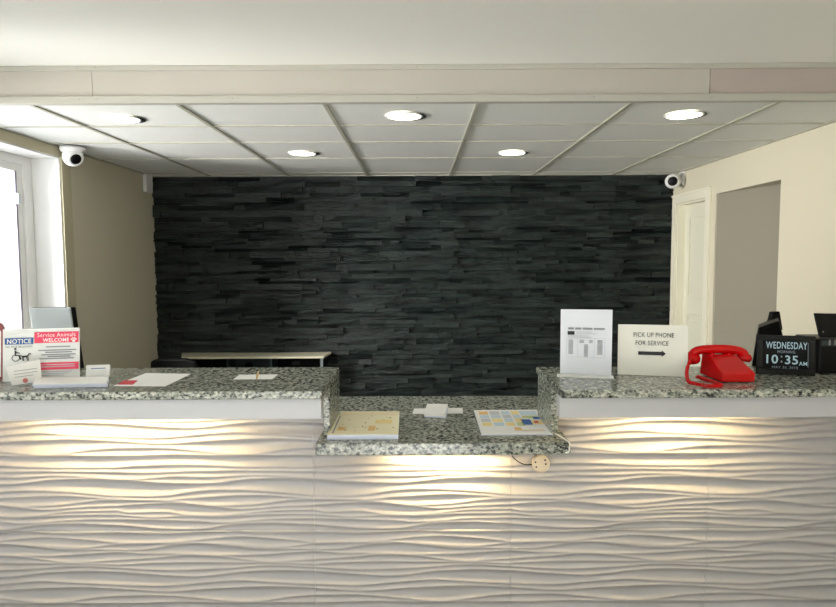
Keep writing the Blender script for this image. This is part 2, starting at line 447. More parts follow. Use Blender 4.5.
# beam: panels between an upper and a lower batten, screw heads
by = 3.27
struct(MB().box(XL, XR, by + 0.012, 3.30, ZC - 0.003, ZF + 0.02).build('beam', M['batten']))
joints = [XL, aY(92, 85, by).x, 1.493, XR]
for i, (a, b) in enumerate(zip(joints[:-1], joints[1:])):
    struct(MB().box(a + 0.0015, b - 0.0015, by + 0.002, by + 0.011, ZC + 0.02, ZF - 0.008).build('beam_panel', M['beam_pink' if i == 2 else 'beam']))
bat = MB(); bat.box(XL, XR, by - 0.008, by + 0.002, ZF - 0.026, ZF - 0.001); bat.box(XL, XR, by - 0.010, by + 0.012, ZC - 0.003, ZC + 0.034)
struct(bat.build('trim_4', M['batten'], bevel=0.002))
scr = MB()
for x in (-1.72, -1.63, -0.94, 0.0, 0.9, 1.5):
    for zz in (ZF - 0.014, ZC + 0.018): scr.lathe([(0.005, 0), (0.005, 0.0012), (0.0, 0.0018)], (x, by - 0.0095, zz), (0, -1, 0), 10)
struct(scr.build('beam_screw_heads', M['grid']))

# ------------------------------------------------------------------ reception counter
ZH, ZL, TG, TL = 1.07, 0.85, 0.03, 0.046
GL, GR = -0.346, 0.52       # inner faces of the two granite returns
PY = 2.50                   # face of the wave panels
PW, PH, PX0, PZ0 = 0.804, 0.62, -0.428, 1.053
counter = thing('reception_counter', 'long white reception counter front clad in rippled wave panels below the granite tops', 'counter', (0, 2.5, 0))
def kid(mb, name, m, root, bevel=0.0):
    o = mb.build(name, m, root, bevel); o.matrix_parent_inverse = Matrix.Translation(-root.location); return o
mb = MB(); mb.box(XL + 0.01, GL - 0.03, PY + 0.02, PY + 0.17, 0, ZH - TG - 0.001); kid(mb, 'counter_wall', M['white'], counter)
mb = MB(); mb.box(GR + 0.03, XR - 0.01, PY + 0.02, PY + 0.17, 0, ZH - TG - 0.001); kid(mb, 'counter_wall', M['white'], counter)
mb = MB(); mb.box(GL - 0.028, GR + 0.028, PY + 0.02, PY + 0.17, 0, ZL - TL - 0.001); kid(mb, 'counter_wall', M['white'], counter)
AZ0 = 0.962
for a, b in ((XL + 0.01, -0.352), (0.512, XR - 0.01)):
    mb = MB(); mb.box(a, b, 2.245, 2.265, AZ0, ZH - TG - 0.001)
    inner = b if a < -1 else a
    mb.box(inner - 0.012 if a < -1 else inner, inner if a < -1 else inner + 0.012, 2.265, 2.30, AZ0, ZH - TG - 0.001)
    kid(mb, 'apron', M['apron'], counter, 0.0015)
    mb = MB(); mb.box(a if a < -1 else a + 0.05, b - 0.04 if a < -1 else b, 2.266, PY + 0.02, ZH - TG - 0.018, ZH - TG - 0.002); kid(mb, 'soffit', M['white'], counter)

# wave panel relief: ridge lines (u across 0..1, v down 0..1); scallops hang between neighbouring ridges
def vl(y): return (y - 303) / 3.868 / 152.0
def vu(y): return (79 + (y - 20) / 3.868) / 152.0
def uu(x): return (x - 20) / 758.0
RIDGES = []
for f, lines in ((vl, (
    ((20, 308), (200, 312), (400, 306), (600, 310), (778, 308)),
    ((20, 352), (150, 349), (280, 342), (400, 331), (500, 326), (650, 336), (778, 345)),
    ((20, 354), (150, 351), (280, 350), (400, 352), (560, 364), (650, 366), (778, 354)),
    ((20, 385), (120, 375), (240, 358), (350, 353), (450, 363), (560, 374), (650, 375), (778, 365)),
    ((20, 392), (120, 392), (240, 392), (400, 398), (560, 398), (680, 391), (778, 380)),
    ((20, 420), (150, 410), (300, 399), (400, 404), (500, 416), (600, 425), (690, 422), (778, 415)),
    ((20, 437), (150, 430), (300, 428), (500, 430), (620, 431), (778, 436)),
    ((20, 457), (200, 459), (400, 454), (600, 442), (778, 442)),
    ((20, 468), (200, 480), (330, 484), (500, 467), (640, 462), (778, 464)),
    ((20, 522), (200, 522), (330, 512), (480, 502), (620, 510), (778, 514)),
    ((20, 541), (200, 545), (400, 534), (600, 527), (778, 527)),
    ((20, 562), (200, 562), (300, 570), (400, 580), (500, 587), (600, 580), (690, 568), (778, 562)),
    ((20, 600), (100, 592), (250, 588), (400, 592), (600, 592), (778, 585)),
    )), (vu, (
    ((20, 48), (100, 44), (300, 40), (500, 48), (778, 52)),
    ((20, 66), (130, 71), (300, 66), (500, 64), (778, 70)),
    ((20, 97), (120, 94), (230, 87), (400, 88), (520, 82), (650, 84), (778, 90)),
    ((20, 99), (200, 111), (380, 113), (520, 99), (650, 95), (778, 96)),
    ((20, 168), (200, 162), (330, 145), (440, 139), (600, 146), (778, 157)),
    ((20, 181), (200, 178), (400, 166), (550, 161), (778, 166)),
    ((20, 184), (160, 180), (260, 186), (400, 201), (540, 198), (700, 181), (778, 176)),
    ((20, 206), (200, 192), (300, 196), (430, 211), (500, 216), (650, 206), (778, 196)),
    ((20, 226), (70, 228), (200, 226), (300, 238), (420, 240), (600, 224), (778, 214)),
    ((20, 247), (150, 247), (300, 243), (420, 246), (600, 238), (778, 227)),
    ((20, 263), (200, 260), (330, 264), (420, 269), (600, 257), (778, 247)),
    ((20, 281), (200, 293), (350, 294), (470, 277), (620, 272), (778, 276)),
    ))):
    for l in lines: RIDGES.append([(uu(x), f(y)) for x, y in l])
def at_u(line, u):
    xs = line
    if u <= xs[0][0]: return xs[0][1]
    for i in range(len(xs) - 1):
        if u <= xs[i + 1][0]:
            p0 = xs[max(i - 1, 0)]; p1 = xs[i]; p2 = xs[i + 1]; p3 = xs[min(i + 2, len(xs) - 1)]
            h = p2[0] - p1[0]; t = (u - p1[0]) / h
            m1 = (p2[1] - p0[1]) / max(1e-6, p2[0] - p0[0]) * h; m2 = (p3[1] - p1[1]) / max(1e-6, p3[0] - p1[0]) * h
            t2, t3 = t * t, t * t * t
            return (2 * t3 - 3 * t2 + 1) * p1[1] + (t3 - 2 * t2 + t) * m1 + (-2 * t3 + 3 * t2) * p2[1] + (t3 - t2) * m2
    return xs[-1][1]
for l in RIDGES:
    a, b = l[0], l[-1]
    if abs(a[1] - b[1]) < 0.09:
        m_ = (a[1] + b[1]) / 2
        l[0] = (a[0], m_); l[-1] = (b[0], m_)
NU, NV = 120, 220
HT = []
for i in range(NU + 1):
    vs = sorted([-0.02] + [at_u(l, i / NU) for l in RIDGES] + [1.02])
    col = []
    j = 0
    for k in range(NV + 1):
        v = k / NV
        while j < len(vs) - 2 and v > vs[j + 1]: j += 1
        g = max(1e-5, vs[j + 1] - vs[j]); s = min(1, max(0, (v - vs[j]) / g))
        s2 = s ** 0.72                                   # hollow sits high, the face rolls out towards the next ridge
        col.append(-min(0.021, 0.42 * g * PH) * 4 * s2 * (1 - s2))
    for _ in range(2):
        col = [0.25 * col[max(k - 1, 0)] + 0.5 * col[k] + 0.25 * col[min(k + 1, NV)] for k in range(NV + 1)]
    HT.append(col)
def wave_panel(x0, ztop, keep=None, umax=1.0, umin=0.0, vmax=1.0, gl=0.0006, gr=0.0006):
    i0, i1, k1 = int(round(umin * NU)), int(round(umax * NU)), int(round(vmax * NV))
    g = 0.0006
    v, f, idx = [], [], {}
    def vert(i, k, back=False):
        key = (i, k, back)
        if key not in idx:
            x = x0 + gl + (PW - gl - gr) * i / NU; zz = ztop - g - (PH - 2 * g) * k / NV
            y = PY + 0.018 if back else PY - 0.007 - HT[i][k]
            idx[key] = len(v); v.append((x, y, zz))
        return idx[key]
    cells = set()
    for i in range(i0, i1):
        for k in range(0, k1):
            x = x0 + PW * (i + 0.5) / NU; zz = ztop - PH * (k + 0.5) / NV
            if keep is None or keep(x, zz): cells.add((i, k))
    for (i, k) in cells:
        f.append((vert(i, k), vert(i, k + 1), vert(i + 1, k + 1), vert(i + 1, k)))
        for (di, dk, p, q) in ((-1, 0, (i, k), (i, k + 1)), (1, 0, (i + 1, k + 1), (i + 1, k)), (0, -1, (i + 1, k), (i, k)), (0, 1, (i, k + 1), (i + 1, k + 1))):
            if (i + di, k + dk) not in cells:
                f.append((vert(*q), vert(*p), vert(*p, True), vert(*q, True)))
    me = bpy.data.meshes.new('wave_panel'); me.from_pydata(v, [], f)
    for p in me.polygons: p.use_smooth = True
    me.materials.append(M['panel'])
    o = bpy.data.objects.new('wave_panel', me); COL.objects.link(o); o.parent = counter
    o.matrix_parent_inverse = Matrix.Translation(-counter.location)
    em = o.modifiers.new('edges', 'EDGE_SPLIT'); em.split_angle = math.radians(70)
    return o
def gap(x, z): return not (GL - 0.03 < x < GR + 0.03 and z > ZL - TL - 0.002) and z < ZH - TG - 0.002
for k in range(-3, 4):
    x0 = PX0 + PW * k
    lo = max(0.0, (XL + 0.015 - x0) / PW); hi = min(1.0, (XR - 0.015 - x0) / PW)
    ga, gb = (0.0 if k == -1 else 0.0006), (0.0 if k == -2 else 0.0006)
    wave_panel(x0, PZ0, gap, hi, lo, gl=ga, gr=gb)
    wave_panel(x0, PZ0 - PH, None, hi, lo, vmax=(PZ0 - PH) / PH, gl=ga, gr=gb)

# granite tops
GB = 'granite'
root = thing('granite_worktop', 'speckled granite top of the raised left counter with the notice sign on it', 'worktop', (-1.4, 2.5, ZH))
kid(MB().box(XL + 0.01, GL, 2.22, 2.725, ZH - TG, ZH), 'worktop', M[GB], root, 0.004)
kid(MB().box(GL - 0.026, GL, 2.42, 2.722, ZL + 0.001, ZH - TG), 'side_panel', M[GB], root, 0.003)
root = thing('granite_worktop', 'speckled granite top of the raised right counter carrying the red phone', 'worktop', (1.4, 2.5, ZH))
kid(MB().box(GR - 0.008, XR - 0.01, 2.215, 2.705, ZH - TG, ZH), 'worktop', M[GB], root, 0.004)
kid(MB().box(GR, GR + 0.028, 2.42, 2.702, ZL + 0.001, ZH - TG), 'side_panel', M[GB], root, 0.003)
root = thing('granite_worktop', 'lower speckled granite top set between the two raised counters', 'worktop', (0.1, 2.7, ZL))
mb = MB()
kid(MB().prism([(-0.388, 2.312, ZL - TL), (0.571, 2.312, ZL - TL), (0.571, 2.495, ZL - TL), (GR + 0.028, 2.495, ZL - TL), (GR + 0.028, 2.73, ZL - TL), (2.3, 2.73, ZL - TL), (2.3, 3.13, ZL - TL), (-2.3, 3.13, ZL - TL), (-2.3, 2.73, ZL - TL), (GL - 0.026, 2.73, ZL - TL), (GL - 0.026, 2.495, ZL - TL), (-0.388, 2.495, ZL - TL)], (0, 0, TL)), 'worktop', M[GB], root, 0.004)
for x in (-2.2, 2.2, -0.7, 0.9):
    kid(MB().box(x - 0.02, x + 0.02, 2.75, 3.1, 0, ZL - TL - 0.001), 'support_panel', M['white'], root)

# LED strips under the overhangs
def led_bar(x0, x1, z, label, back=0.0):
    r = thing('led_light_bar', label, 'light bar', ((x0 + x1) / 2, 2.374 + back, z), 'light bars under the counter edge')
    h = MB().box(x0 - 0.01, x1 + 0.01, 2.361 + back, 2.387 + back, z + 0.001, z + 0.014); kid(h, 'housing', M['white'], r, 0.002)
    d = MB().box(x0, x1, 2.364 + back, 2.384 + back, z - 0.005, z + 0.001); kid(d, 'diffuser', M['led'], r)
    return r
led_bar(-1.50, -0.82, 1.0075, 'lit warm light bar under the raised left counter')
led_bar(-0.075, 0.29, 0.7895, 'lit warm light bar under the lower middle worktop', 0.055)
led_bar(0.82, 1.21, 1.0075, 'lit warm light bar under the raised right counter')

# ------------------------------------------------------------------ ceiling fittings
def downlight(x, y, label, warm, e):
    r = thing('recessed_downlight', label, 'ceiling light', (x, y, ZC), 'recessed ceiling downlights')
    MB().lathe([(0.094, 0.0), (0.095, -0.006), (0.104, -0.004), (0.106, 0.0)], (0, 0, 0), n=40).build('trim_ring', M['white'], r)
    MB().lathe([(0.0, -0.006), (0.07, -0.0055), (0.094, -0.003), (0.094, 0.0)], (0, 0, 0), n=40).build('lamp_lens', M['lens_on'], r)
    MB().lathe([(0.0, 0.0), (0.104, 0.0), (0.104, -0.0012), (0.0, -0.0012)], (0.022, 0.014, 0), n=40).build('gap_shade', M['darkt'], r)  # offset dark disc stands in for the shaded gap beside the lamp
    l = bpy.data.lights.new('downlight_lamp', 'SPOT'); l.energy = e; l.color = warm; l.spot_size = math.radians(118); l.spot_blend = 0.8; l.shadow_soft_size = 0.08
    o = bpy.data.objects.new('downlight_lamp', l); COL.objects.link(o); o.location = (0, 0, -0.012); o.parent = r
    return r
WC, WW = (1.0, 0.96, 0.9), (1.0, 0.9, 0.72)
E0 = 5.5
downlight(-1.675, 3.62, 'front row ceiling downlight at the left, nearest the window', WC, E0)
downlight(-0.074, 3.585, 'front row ceiling downlight in the middle, behind the beam', WC, E0)
downlight(1.498, 3.59, 'front row ceiling downlight at the right, behind the pinkish beam panel', WW, E0)
downlight(-0.868, 4.81, 'left one of the two downlights nearer the dark stone wall', WW, E0 * 0.35)
downlight(0.719, 4.83, 'right one of the two downlights nearer the dark stone wall', WW, E0 * 0.35)

# turret camera on the left wall top
c0 = aZ(72.5, 147.5, ZC - 0.004)
r = thing('security_camera', 'white turret camera fixed to the ceiling above the window on the left', 'security camera', c0, 'white turret cameras')
MB().lathe([(0.082, 0.0), (0.084, -0.012), (0.078, -0.03), (0.05, -0.036)], (0, 0, 0), n=32).build('mount', M['white'], r)
hd = Vector((0.72, -0.55, -0.5)).normalized()
MB().lathe([(0.0, -0.066), (0.034, -0.058), (0.056, -0.04), (0.069, -0.01), (0.07, 0.01), (0.06, 0.036), (0.046, 0.05)], (0, 0, -0.062), hd, 32).build('head', M['white'], r)
ln = MB().lathe([(0.040, 0.0), (0.037, 0.006), (0.022, 0.011), (0.0, 0.013)], Vector((0, 0, -0.062)) + hd * 0.045, hd, 28).build('lens', M['black'], r)
# turret camera on the right wall
c1 = aX(683, 178, XR)
r = thing('security_camera', 'white turret camera on a wall bracket above the door on the right', 'security camera', c1, 'white turret cameras')
MB().box(-0.02, 0.0, -0.045, 0.045, -0.075, 0.075).build('mount', M['white'], r, 0.004)
MB().box(-0.07, -0.02, -0.03, 0.03, -0.055, 0.0).build('bracket_arm', M['white'], r, 0.006)
hc = Vector((-0.115, -0.05, -0.035)); hd = Vector((-0.38, -0.9, -0.12)).normalized()
MB().lathe([(0.0, -0.068), (0.034, -0.06), (0.056, -0.04), (0.068, -0.01), (0.068, 0.014), (0.058, 0.04), (0.046, 0.05)], hc, hd, 32).build('head', M['white'], r)
MB().lathe([(0.044, 0.0), (0.040, 0.007), (0.024, 0.012), (0.0, 0.014)], hc + hd * 0.048, hd, 28).build('lens', M['black'], r)
# small sensor on the left wall near the stone
p = aX(146, 183.5, XL)
o = tag(MB().box(XL, XL + 0.035, p.y - 0.07, p.y + 0.07, p.z - 0.085, p.z + 0.085).build('wall_sensor', M['white'], bevel=0.006), 'small pale box high on the left wall beside the stone', 'sensor')

# ------------------------------------------------------------------ behind the counter
# low cabinet against the stone wall
ZT = 0.635
r = thing('media_cabinet', 'low dark cabinet with pale top standing against the stone wall', 'cabinet', (-1.55, 5.9, 0))
kk = lambda mb, n, m, b=0.0: kid(mb, n, m, r, b)
bx0, bx1, fx0, fx1, yb, yf = -2.32, -0.85, -2.215, -0.885, 6.11, 5.83
kk(MB().prism([(fx0, yf, ZT - 0.02), (fx1, yf, ZT - 0.02), (bx1, yb, ZT - 0.02), (bx0, yb, ZT - 0.02)], (0, 0, 0.02)), 'top', M['desk'], 0.002)
kk(MB().prism([(fx0 + 0.01, yf + 0.01, 0.05), (fx0 + 0.03, yf + 0.01, 0.05), (bx0 + 0.03, yb, 0.05), (bx0 + 0.01, yb, 0.05)], (0, 0, ZT - 0.072)), 'side_panel', M['black'])
kk(MB().box(fx1 - 0.032, fx1 - 0.012, yf + 0.026, yb, 0.05, ZT - 0.0205), 'side_panel', M['black'])
kk(MB().box(fx1 - 0.034, fx1 - 0.01, yf + 0.01, yf + 0.0255, 0.05, ZT - 0.0205), 'front_stile', mat('stile_grey', (120, 130, 132), 0.5))
for px in (227, 270.5):
    x = aY(px, 362, yf).x
    kk(MB().box(x - 0.009, x + 0.009, yf + 0.012, yb - 0.02, 0.07, ZT - 0.021), 'divider', M['darkt'])
xa, xb = aY(227, 362, yf).x, aY(270.5, 362, yf).x
bk = MB().box(bx0 + 0.04, bx1 - 0.04, yb - 0.018, yb - 0.006, 0.07, ZT - 0.021); kk(bk, 'back_panel', M['blackm'])
ip = MB().box(xa + 0.011, xb - 0.011, yb - 0.06, yb - 0.045, 0.07, ZT - 0.021); kk(ip, 'inner_panel', M['darkt'])
xc = aY(249, 366, yb - 0.06).x
kk(MB().lathe([(0.045, 0), (0.045, 0.004), (0.036, 0.004), (0.036, 0.001), (0, 0.001)], (xc, yb - 0.061, 0.50), (0, -1, 0), 24), 'cable_grommet', M['black'])
kk(MB().box(fx0 + 0.03, fx1 - 0.03, yf + 0.012, yb - 0.02, 0.05, 0.07), 'bottom_shelf', M['black'])
for x in (fx0 + 0.05, fx1 - 0.05): kk(MB().box(x - 0.02, x + 0.02, yf + 0.05, yf + 0.09, 0, 0.05), 'foot', M['black'])
# swivel chair whose back just shows above the counter
r = thing('office_chair', 'black swivel chair whose back just shows over the left counter by the stone wall', 'chair', (-2.0, 5.35, 0))
MB().lathe([(0.0, 0.02), (0.05, 0.03), (0.05, 0.07), (0.025, 0.08), (0.025, 0.37), (0.0, 0.38)], (0, 0, 0.03), n=18).build('post', M['black'], r)
for k in range(5):
    a = 2 * math.pi * k / 5 + 0.3
    MB().tube([(0.04 * math.cos(a), 0.04 * math.sin(a), 0.09), (0.2 * math.cos(a), 0.2 * math.sin(a), 0.085), (0.25 * math.cos(a), 0.25 * math.sin(a), 0.06)], [0.022, 0.018, 0.014]).build('leg', M['black'], r)
    MB().lathe([(0.0, -0.012), (0.028, -0.012), (0.028, 0.012), (0.0, 0.012)], (0.25 * math.cos(a), 0.25 * math.sin(a), 0.03), (math.sin(a), -math.cos(a), 0), 16).build('caster', M['blackm'], r)
MB().box(-0.22, 0.22, -0.22, 0.22, 0.41, 0.48).build('seat', M['blackm'], r, 0.03)
ch = MB()
prof = [(-0.18, 0.5), (0.18, 0.5), (0.2, 0.62), (0.18, 0.715), (0.1, 0.74), (-0.12, 0.74), (-0.185, 0.72), (-0.2, 0.62)]
ch.prism([(x, -0.20 - 0.12 * (z_ - 0.5), z_) for x, z_ in prof], (0, -0.05, -0.004)); ch.build('backrest', M['blackm'], r, 0.015)
MB().tube([(0, -0.1, 0.43), (0, -0.3, 0.43), (0, -0.29, 0.58)], 0.018).build('back_bracket', M['black'], r)
# thin cord on the stone
pts = [aY(x, y, 6.122) for x, y in ((184, 246), (180, 268), (173, 292), (170, 320), (172, 345), (176, 366))]
tag(MB().tube(spline(pts), 0.004, 8).build('power_cord', M['blackm']), 'thin black cord hanging down the stone wall near its left end', 'cord')

# ------------------------------------------------------------------ things on the left counter
zc = ZH + 0.0006
# service-animal notice in a clear stand
bl, br = aZ(2.8, 382, zc + 0.0008), aZ(79.8, 379, zc + 0.0008)
o0, R, w = upright(bl, br, math.radians(7))
r = thing('notice_sign', 'blue and pink service animal notice standing in a clear holder', 'sign', o0, rot=R)
H = 0.205
MB().box(0, w, -0.004, -0.0015, 0, H).build('acrylic_front', M['acrylic'], r)
MB().box(0, w, 0.002, 0.0045, 0, H).build('acrylic_back', M['acrylic'], r)
MB().box(0, w, -0.001, 0.0015, 0.001, H - 0.001).build('sheet', M['paper'], r)
MB().box(0, w, 0.006, 0.08, 0, 0.003).build('acrylic_foot', M['acrylic'], r).rotation_euler.x = math.radians(7)
ys = -0.0042
def bar(x0, x1, z0, z1, m, name, par=None, y=ys, t=0.0006): return MB().box(x0 * 1.0, x1, y - t, y, z0, z1).build(name, m, par or r)
X = lambda u: u * w
Z_ = lambda v: (1 - v) * H
b = bar(X(0.03), X(0.395), Z_(0.30), Z_(0.175), M['blue'], 'blue_header')
text('NOTICE', X(0.06), X(0.37), Z_(0.285), Z_(0.195), M['paper'], b, bold=0.02, y=ys - 0.001)
text('NO PETS ALLOWED', X(0.04), X(0.385), Z_(0.36), Z_(0.325), M['ink'], r, y=ys - 0.0005)
b = bar(X(0.41), X(0.99), Z_(0.285), Z_(0.075), M['pink'], 'pink_header')
text('Service Animals', X(0.45), X(0.95), Z_(0.17), Z_(0.095), M['paper'], b, y=ys - 0.001)
text('WELCOME', X(0.52), X(0.865), Z_(0.268), Z_(0.195), M['paper'], b, bold=0.02, y=ys - 0.001)
pw = MB()
for dx_, dz_, rr in ((0, -0.004, 0.0055), (-0.008, 0.002, 0.0028), (-0.003, 0.0065, 0.0028), (0.003, 0.0065, 0.0028), (0.008, 0.002, 0.0028)):
    pw.lathe([(rr, 0), (rr, 0.0005)], (X(0.925) + dx_, ys - 0.0008, Z_(0.235) + dz_), (0, -1, 0), 14)
pw.build('paw_print', M['paper'], b)
# wheelchair user with a dog: a small pictogram
pg = MB(); px_, pz_ = 0.0, 0.0; yy = 0.0; PS, PO = 0.68, Vector((X(0.17), ys - 0.0005, Z_(0.555)))
ring = [(px_ + 0.019 * math.cos(a), yy, pz_ + 0.019 * math.sin(a)) for a in [math.radians(d) for d in range(100, 395, 15)]]
pg.tube(ring, 0.0019, 6)
pg.lathe([(0.0062, -0.0005), (0.0062, 0.0005)], (px_ - 0.003, yy, pz_ + 0.052), (0, -1, 0), 16)
pg.tube([(px_ - 0.003, yy, pz_ + 0.042), (px_ - 0.001, yy, pz_ + 0.014), (px_ + 0.018, yy, pz_ + 0.012), (px_ + 0.026, yy, pz_ - 0.010)], 0.0042, 8)
pg.tube([(px_ - 0.001, yy, pz_ + 0.032), (px_ + 0.020, yy, pz_ + 0.026)], 0.0025, 8)
pg.tube([(px_ + 0.034, yy, pz_ + 0.006), (px_ + 0.062, yy, pz_ + 0.008)], 0.0055, 8)
pg.tube([(px_ + 0.062, yy, pz_ + 0.010), (px_ + 0.070, yy, pz_ + 0.022)], 0.0035, 8)
pg.tube([(px_ + 0.068, yy, pz_ + 0.023), (px_ + 0.080, yy, pz_ + 0.020)], 0.0032, 8)
pg.tube([(px_ + 0.034, yy, pz_ + 0.008), (px_ + 0.024, yy, pz_ + 0.016)], 0.0018, 8)
for lx in (0.036, 0.040, 0.058, 0.064): pg.tube([(px_ + lx, yy, pz_ + 0.004), (px_ + lx + 0.002, yy, pz_ - 0.018)], 0.0018, 8)
pg.v = [(PO.x + v_[0] * PS, PO.y + v_[1] * 0.15, PO.z + v_[2] * PS) for v_ in pg.v]
pg.build('pictogram', M['ink'], r)
lines = MB()
for v0, u0, u1 in ((0.35, 0.56, 0.88), (0.415, 0.46, 0.96), (0.455, 0.55, 0.9), (0.50, 0.5, 0.95), (0.535, 0.58, 0.88), (0.575, 0.47, 0.93)):
    lines.box(X(u0), X(u1), ys - 0.0005, ys, Z_(v0 + 0.022), Z_(v0))
lines.build('small_print', M['inkg'], r)
bar(X(0.44), X(0.99), Z_(0.80), Z_(0.66), M['pink'], 'pink_band')
bl2 = MB()
for v0 in (0.695, 0.735): bl2.box(X(0.5), X(0.94), ys - 0.0012, ys - 0.0006, Z_(v0 + 0.016), Z_(v0))
bl2.build('band_print', M['inkl'], r)
lines = MB()
for v0, u0, u1 in ((0.83, 0.5, 0.9), (0.865, 0.58, 0.86), (0.90, 0.5, 0.8)): lines.box(X(u0), X(u1), ys - 0.0005, ys, Z_(v0 + 0.016), Z_(v0))
lines.build('small_print', M['inkl'], r)

# small leaning card in front of the notice
bl, br = aZ(12.5, 387, zc + 0.0008), aZ(42, 382.5, zc + 0.0008)
o0, R, w2_ = upright(bl, br, math.radians(13))
r = thing('leaning_card', 'cream card leaning on the lower left of the service animal notice', 'card', o0, rot=R)
MB().prism([(0, 0, 0), (w2_, 0, 0), (w2_ + 0.006, 0, 0.09), (-0.012, 0, 0.076)], (0, 0.0012, 0)).build('card', M['paper'], r)
l = MB()
for v0 in (0.056, 0.044, 0.033): l.box(0.012, w2_ * (0.9 if v0 > 0.04 else 0.75), -0.0004, 0, v0, v0 + 0.002)
l.build('small_print', M['inkg'], r)
MB().lathe([(0.009, 0), (0.009, 0.0005)], (w2_ * 0.45, 0, 0.017), (0, -1, 0), 16).build('red_mark', mat('stamp_red', (206, 120, 116), 0.7), r)
MB().box(0, w2_ * 0.95, -0.0004, 0, 0.001, 0.005).build('bottom_strip', M['inkg'], r)

# stack of leaflets on the counter edge
def flat(pts, z0, t): return MB().prism([(p.x, p.y, z0) for p in pts], (0, 0, t))
p = [aZ(33, 388.5, zc), aZ(107.5, 387, zc), aZ(109, 381, zc), aZ(36, 382, zc)]
r = thing('leaflet_pad', 'thick pad of white leaflets lying in front of the notice', 'leaflets', ((p[0] + p[2]) / 2).to_tuple())
zz = zc
for k in range(4):
    off = Vector((0.002 * math.sin(k * 2.1), 0.002 * math.cos(k * 1.7), 0))
    kid(flat([q + off for q in p], zz, 0.0042), 'leaflet', M['paperb' if k < 3 else 'paper'], r); zz += 0.0045
topz = zz
# business card holder
bl, br = aZ(85.5, 378.5, zc), aZ(110.5, 377.5, zc)
o0, R, w3 = upright(bl, br, math.radians(20))
r = thing('card_holder', 'clear card holder with white cards beside the service animal notice', 'card holder', o0, rot=R)
MB().box(0, w3, -0.014, -0.012, 0, 0.03).build('front_lip', M['acrylic'], r)
MB().box(0, w3, 0.006, 0.008, 0, 0.05).build('back_plate', M['acrylic'], r)
MB().box(0, w3, -0.012, 0.006, 0, 0.002).build('tray', M['acrylic'], r)
for k in range(3): MB().box(0.002, w3 - 0.002, -0.008 + 0.0045 * k, -0.0045 + 0.0045 * k, 0.003, 0.052).build('business_card', M['paper'], r)
MB().box(0.02, w3 * 0.8, -0.0086, -0.008, 0.036, 0.039).build('card_print', M['mapblue'], r)
# flyer with a red corner
p = [aZ(113, 386, zc), aZ(165, 386.5, zc), aZ(191, 374, zc), aZ(146, 373.2, zc)]
r = thing('flyer', 'white flyer with a red block lying flat on the left counter', 'flyer', p[0].to_tuple())
kid(flat(p, zc, 0.0008), 'sheet', M['paper'], r)
q = [aZ(117, 384.8, zc), aZ(133, 384.8, zc), aZ(138, 380.6, zc), aZ(124, 380.6, zc)]
kid(flat(q, zc + 0.0008, 0.0003), 'red_block', M['redc'], r)
l = MB()
for (xa_, ya_, xb_, yb_) in ((142, 381.5, 160, 378.2), (146, 383.2, 164, 380)):
    a, b = aZ(xa_, ya_, zc), aZ(xb_, yb_, zc); l.prism([(a.x, a.y, zc + 0.0008), (b.x, b.y, zc + 0.0008), (b.x + 0.004, b.y + 0.006, zc + 0.0008), (a.x + 0.004, a.y + 0.006, zc + 0.0008)], (0, 0, 0.0002))
kid(l, 'small_print', M['inkl'], r)
# loose white slip with a clip
p = [aZ(233.5, 379.5, zc), aZ(272, 379.2, zc), aZ(278, 374.5, zc), aZ(239.5, 374.8, zc)]
r = thing('paper_slip', 'small white slip with a tan clip near the right end of the left counter', 'paper', p[0].to_tuple())
kid(flat(p, zc, 0.0008), 'slip', M['paper'], r)
a, b = aZ(256.5, 379.6, zc), aZ(258.5, 372.5, zc)
kid(MB().tube([(a.x, a.y, zc + 0.004), ((a.x + b.x) / 2, (a.y + b.y) / 2, zc + 0.006), (b.x, b.y, zc + 0.004)], [0.003, 0.005, 0.003], 10), 'tan_clip', M['tan'], r)
# small monitor seen from behind
yb_ = 2.90
a, b = aY(41, 372, yb_), aY(81.5, 372, yb_)
r = thing('tablet_monitor', 'pale grey monitor back with black edge behind the left counter', 'monitor', ((a.x + b.x) / 2, yb_, ZL))
zt_ = aY(50, 307.5, yb_ - 0.05).z; zb_ = ZL + 0.09; tilt = 0.07
def mon(x0, x1, y0, y1): return [(x0, yb_ + y0, zb_), (x1, yb_ + y0, zb_), (x1, yb_ + y1, zb_), (x0, yb_ + y1, zb_), (x0, yb_ + y0 - tilt, zt_), (x1, yb_ + y0 - tilt, zt_), (x1, yb_ + y1 - tilt, zt_), (x0, yb_ + y1 - tilt, zt_)]
kid(MB().hexa(mon(a.x, b.x - 0.004, 0, 0.014)), 'back_shell', M['grey'], r, 0.004)
hx = mon(a.x, b.x, 0.0145, 0.045)
kid(MB().hexa(hx), 'bezel', M['black'], r, 0.003)
kid(MB().hexa([(x_, y_, z_) for x_, y_, z_ in mon(a.x + 0.015, b.x - 0.015, 0.0455, 0.0475)]), 'screen', M['blackm'], r)
kid(MB().tube([((a.x + b.x) / 2, yb_ + 0.02, ZL + 0.012), ((a.x + b.x) / 2, yb_ + 0.02, ZL + 0.14)], 0.02, 14), 'stand_post', M['black'], r)
kid(MB().lathe([(0.09, 0), (0.09, 0.008), (0.02, 0.014)], ((a.x + b.x) / 2, yb_ + 0.02, ZL + 0.0005), n=28), 'stand_base', M['black'], r)
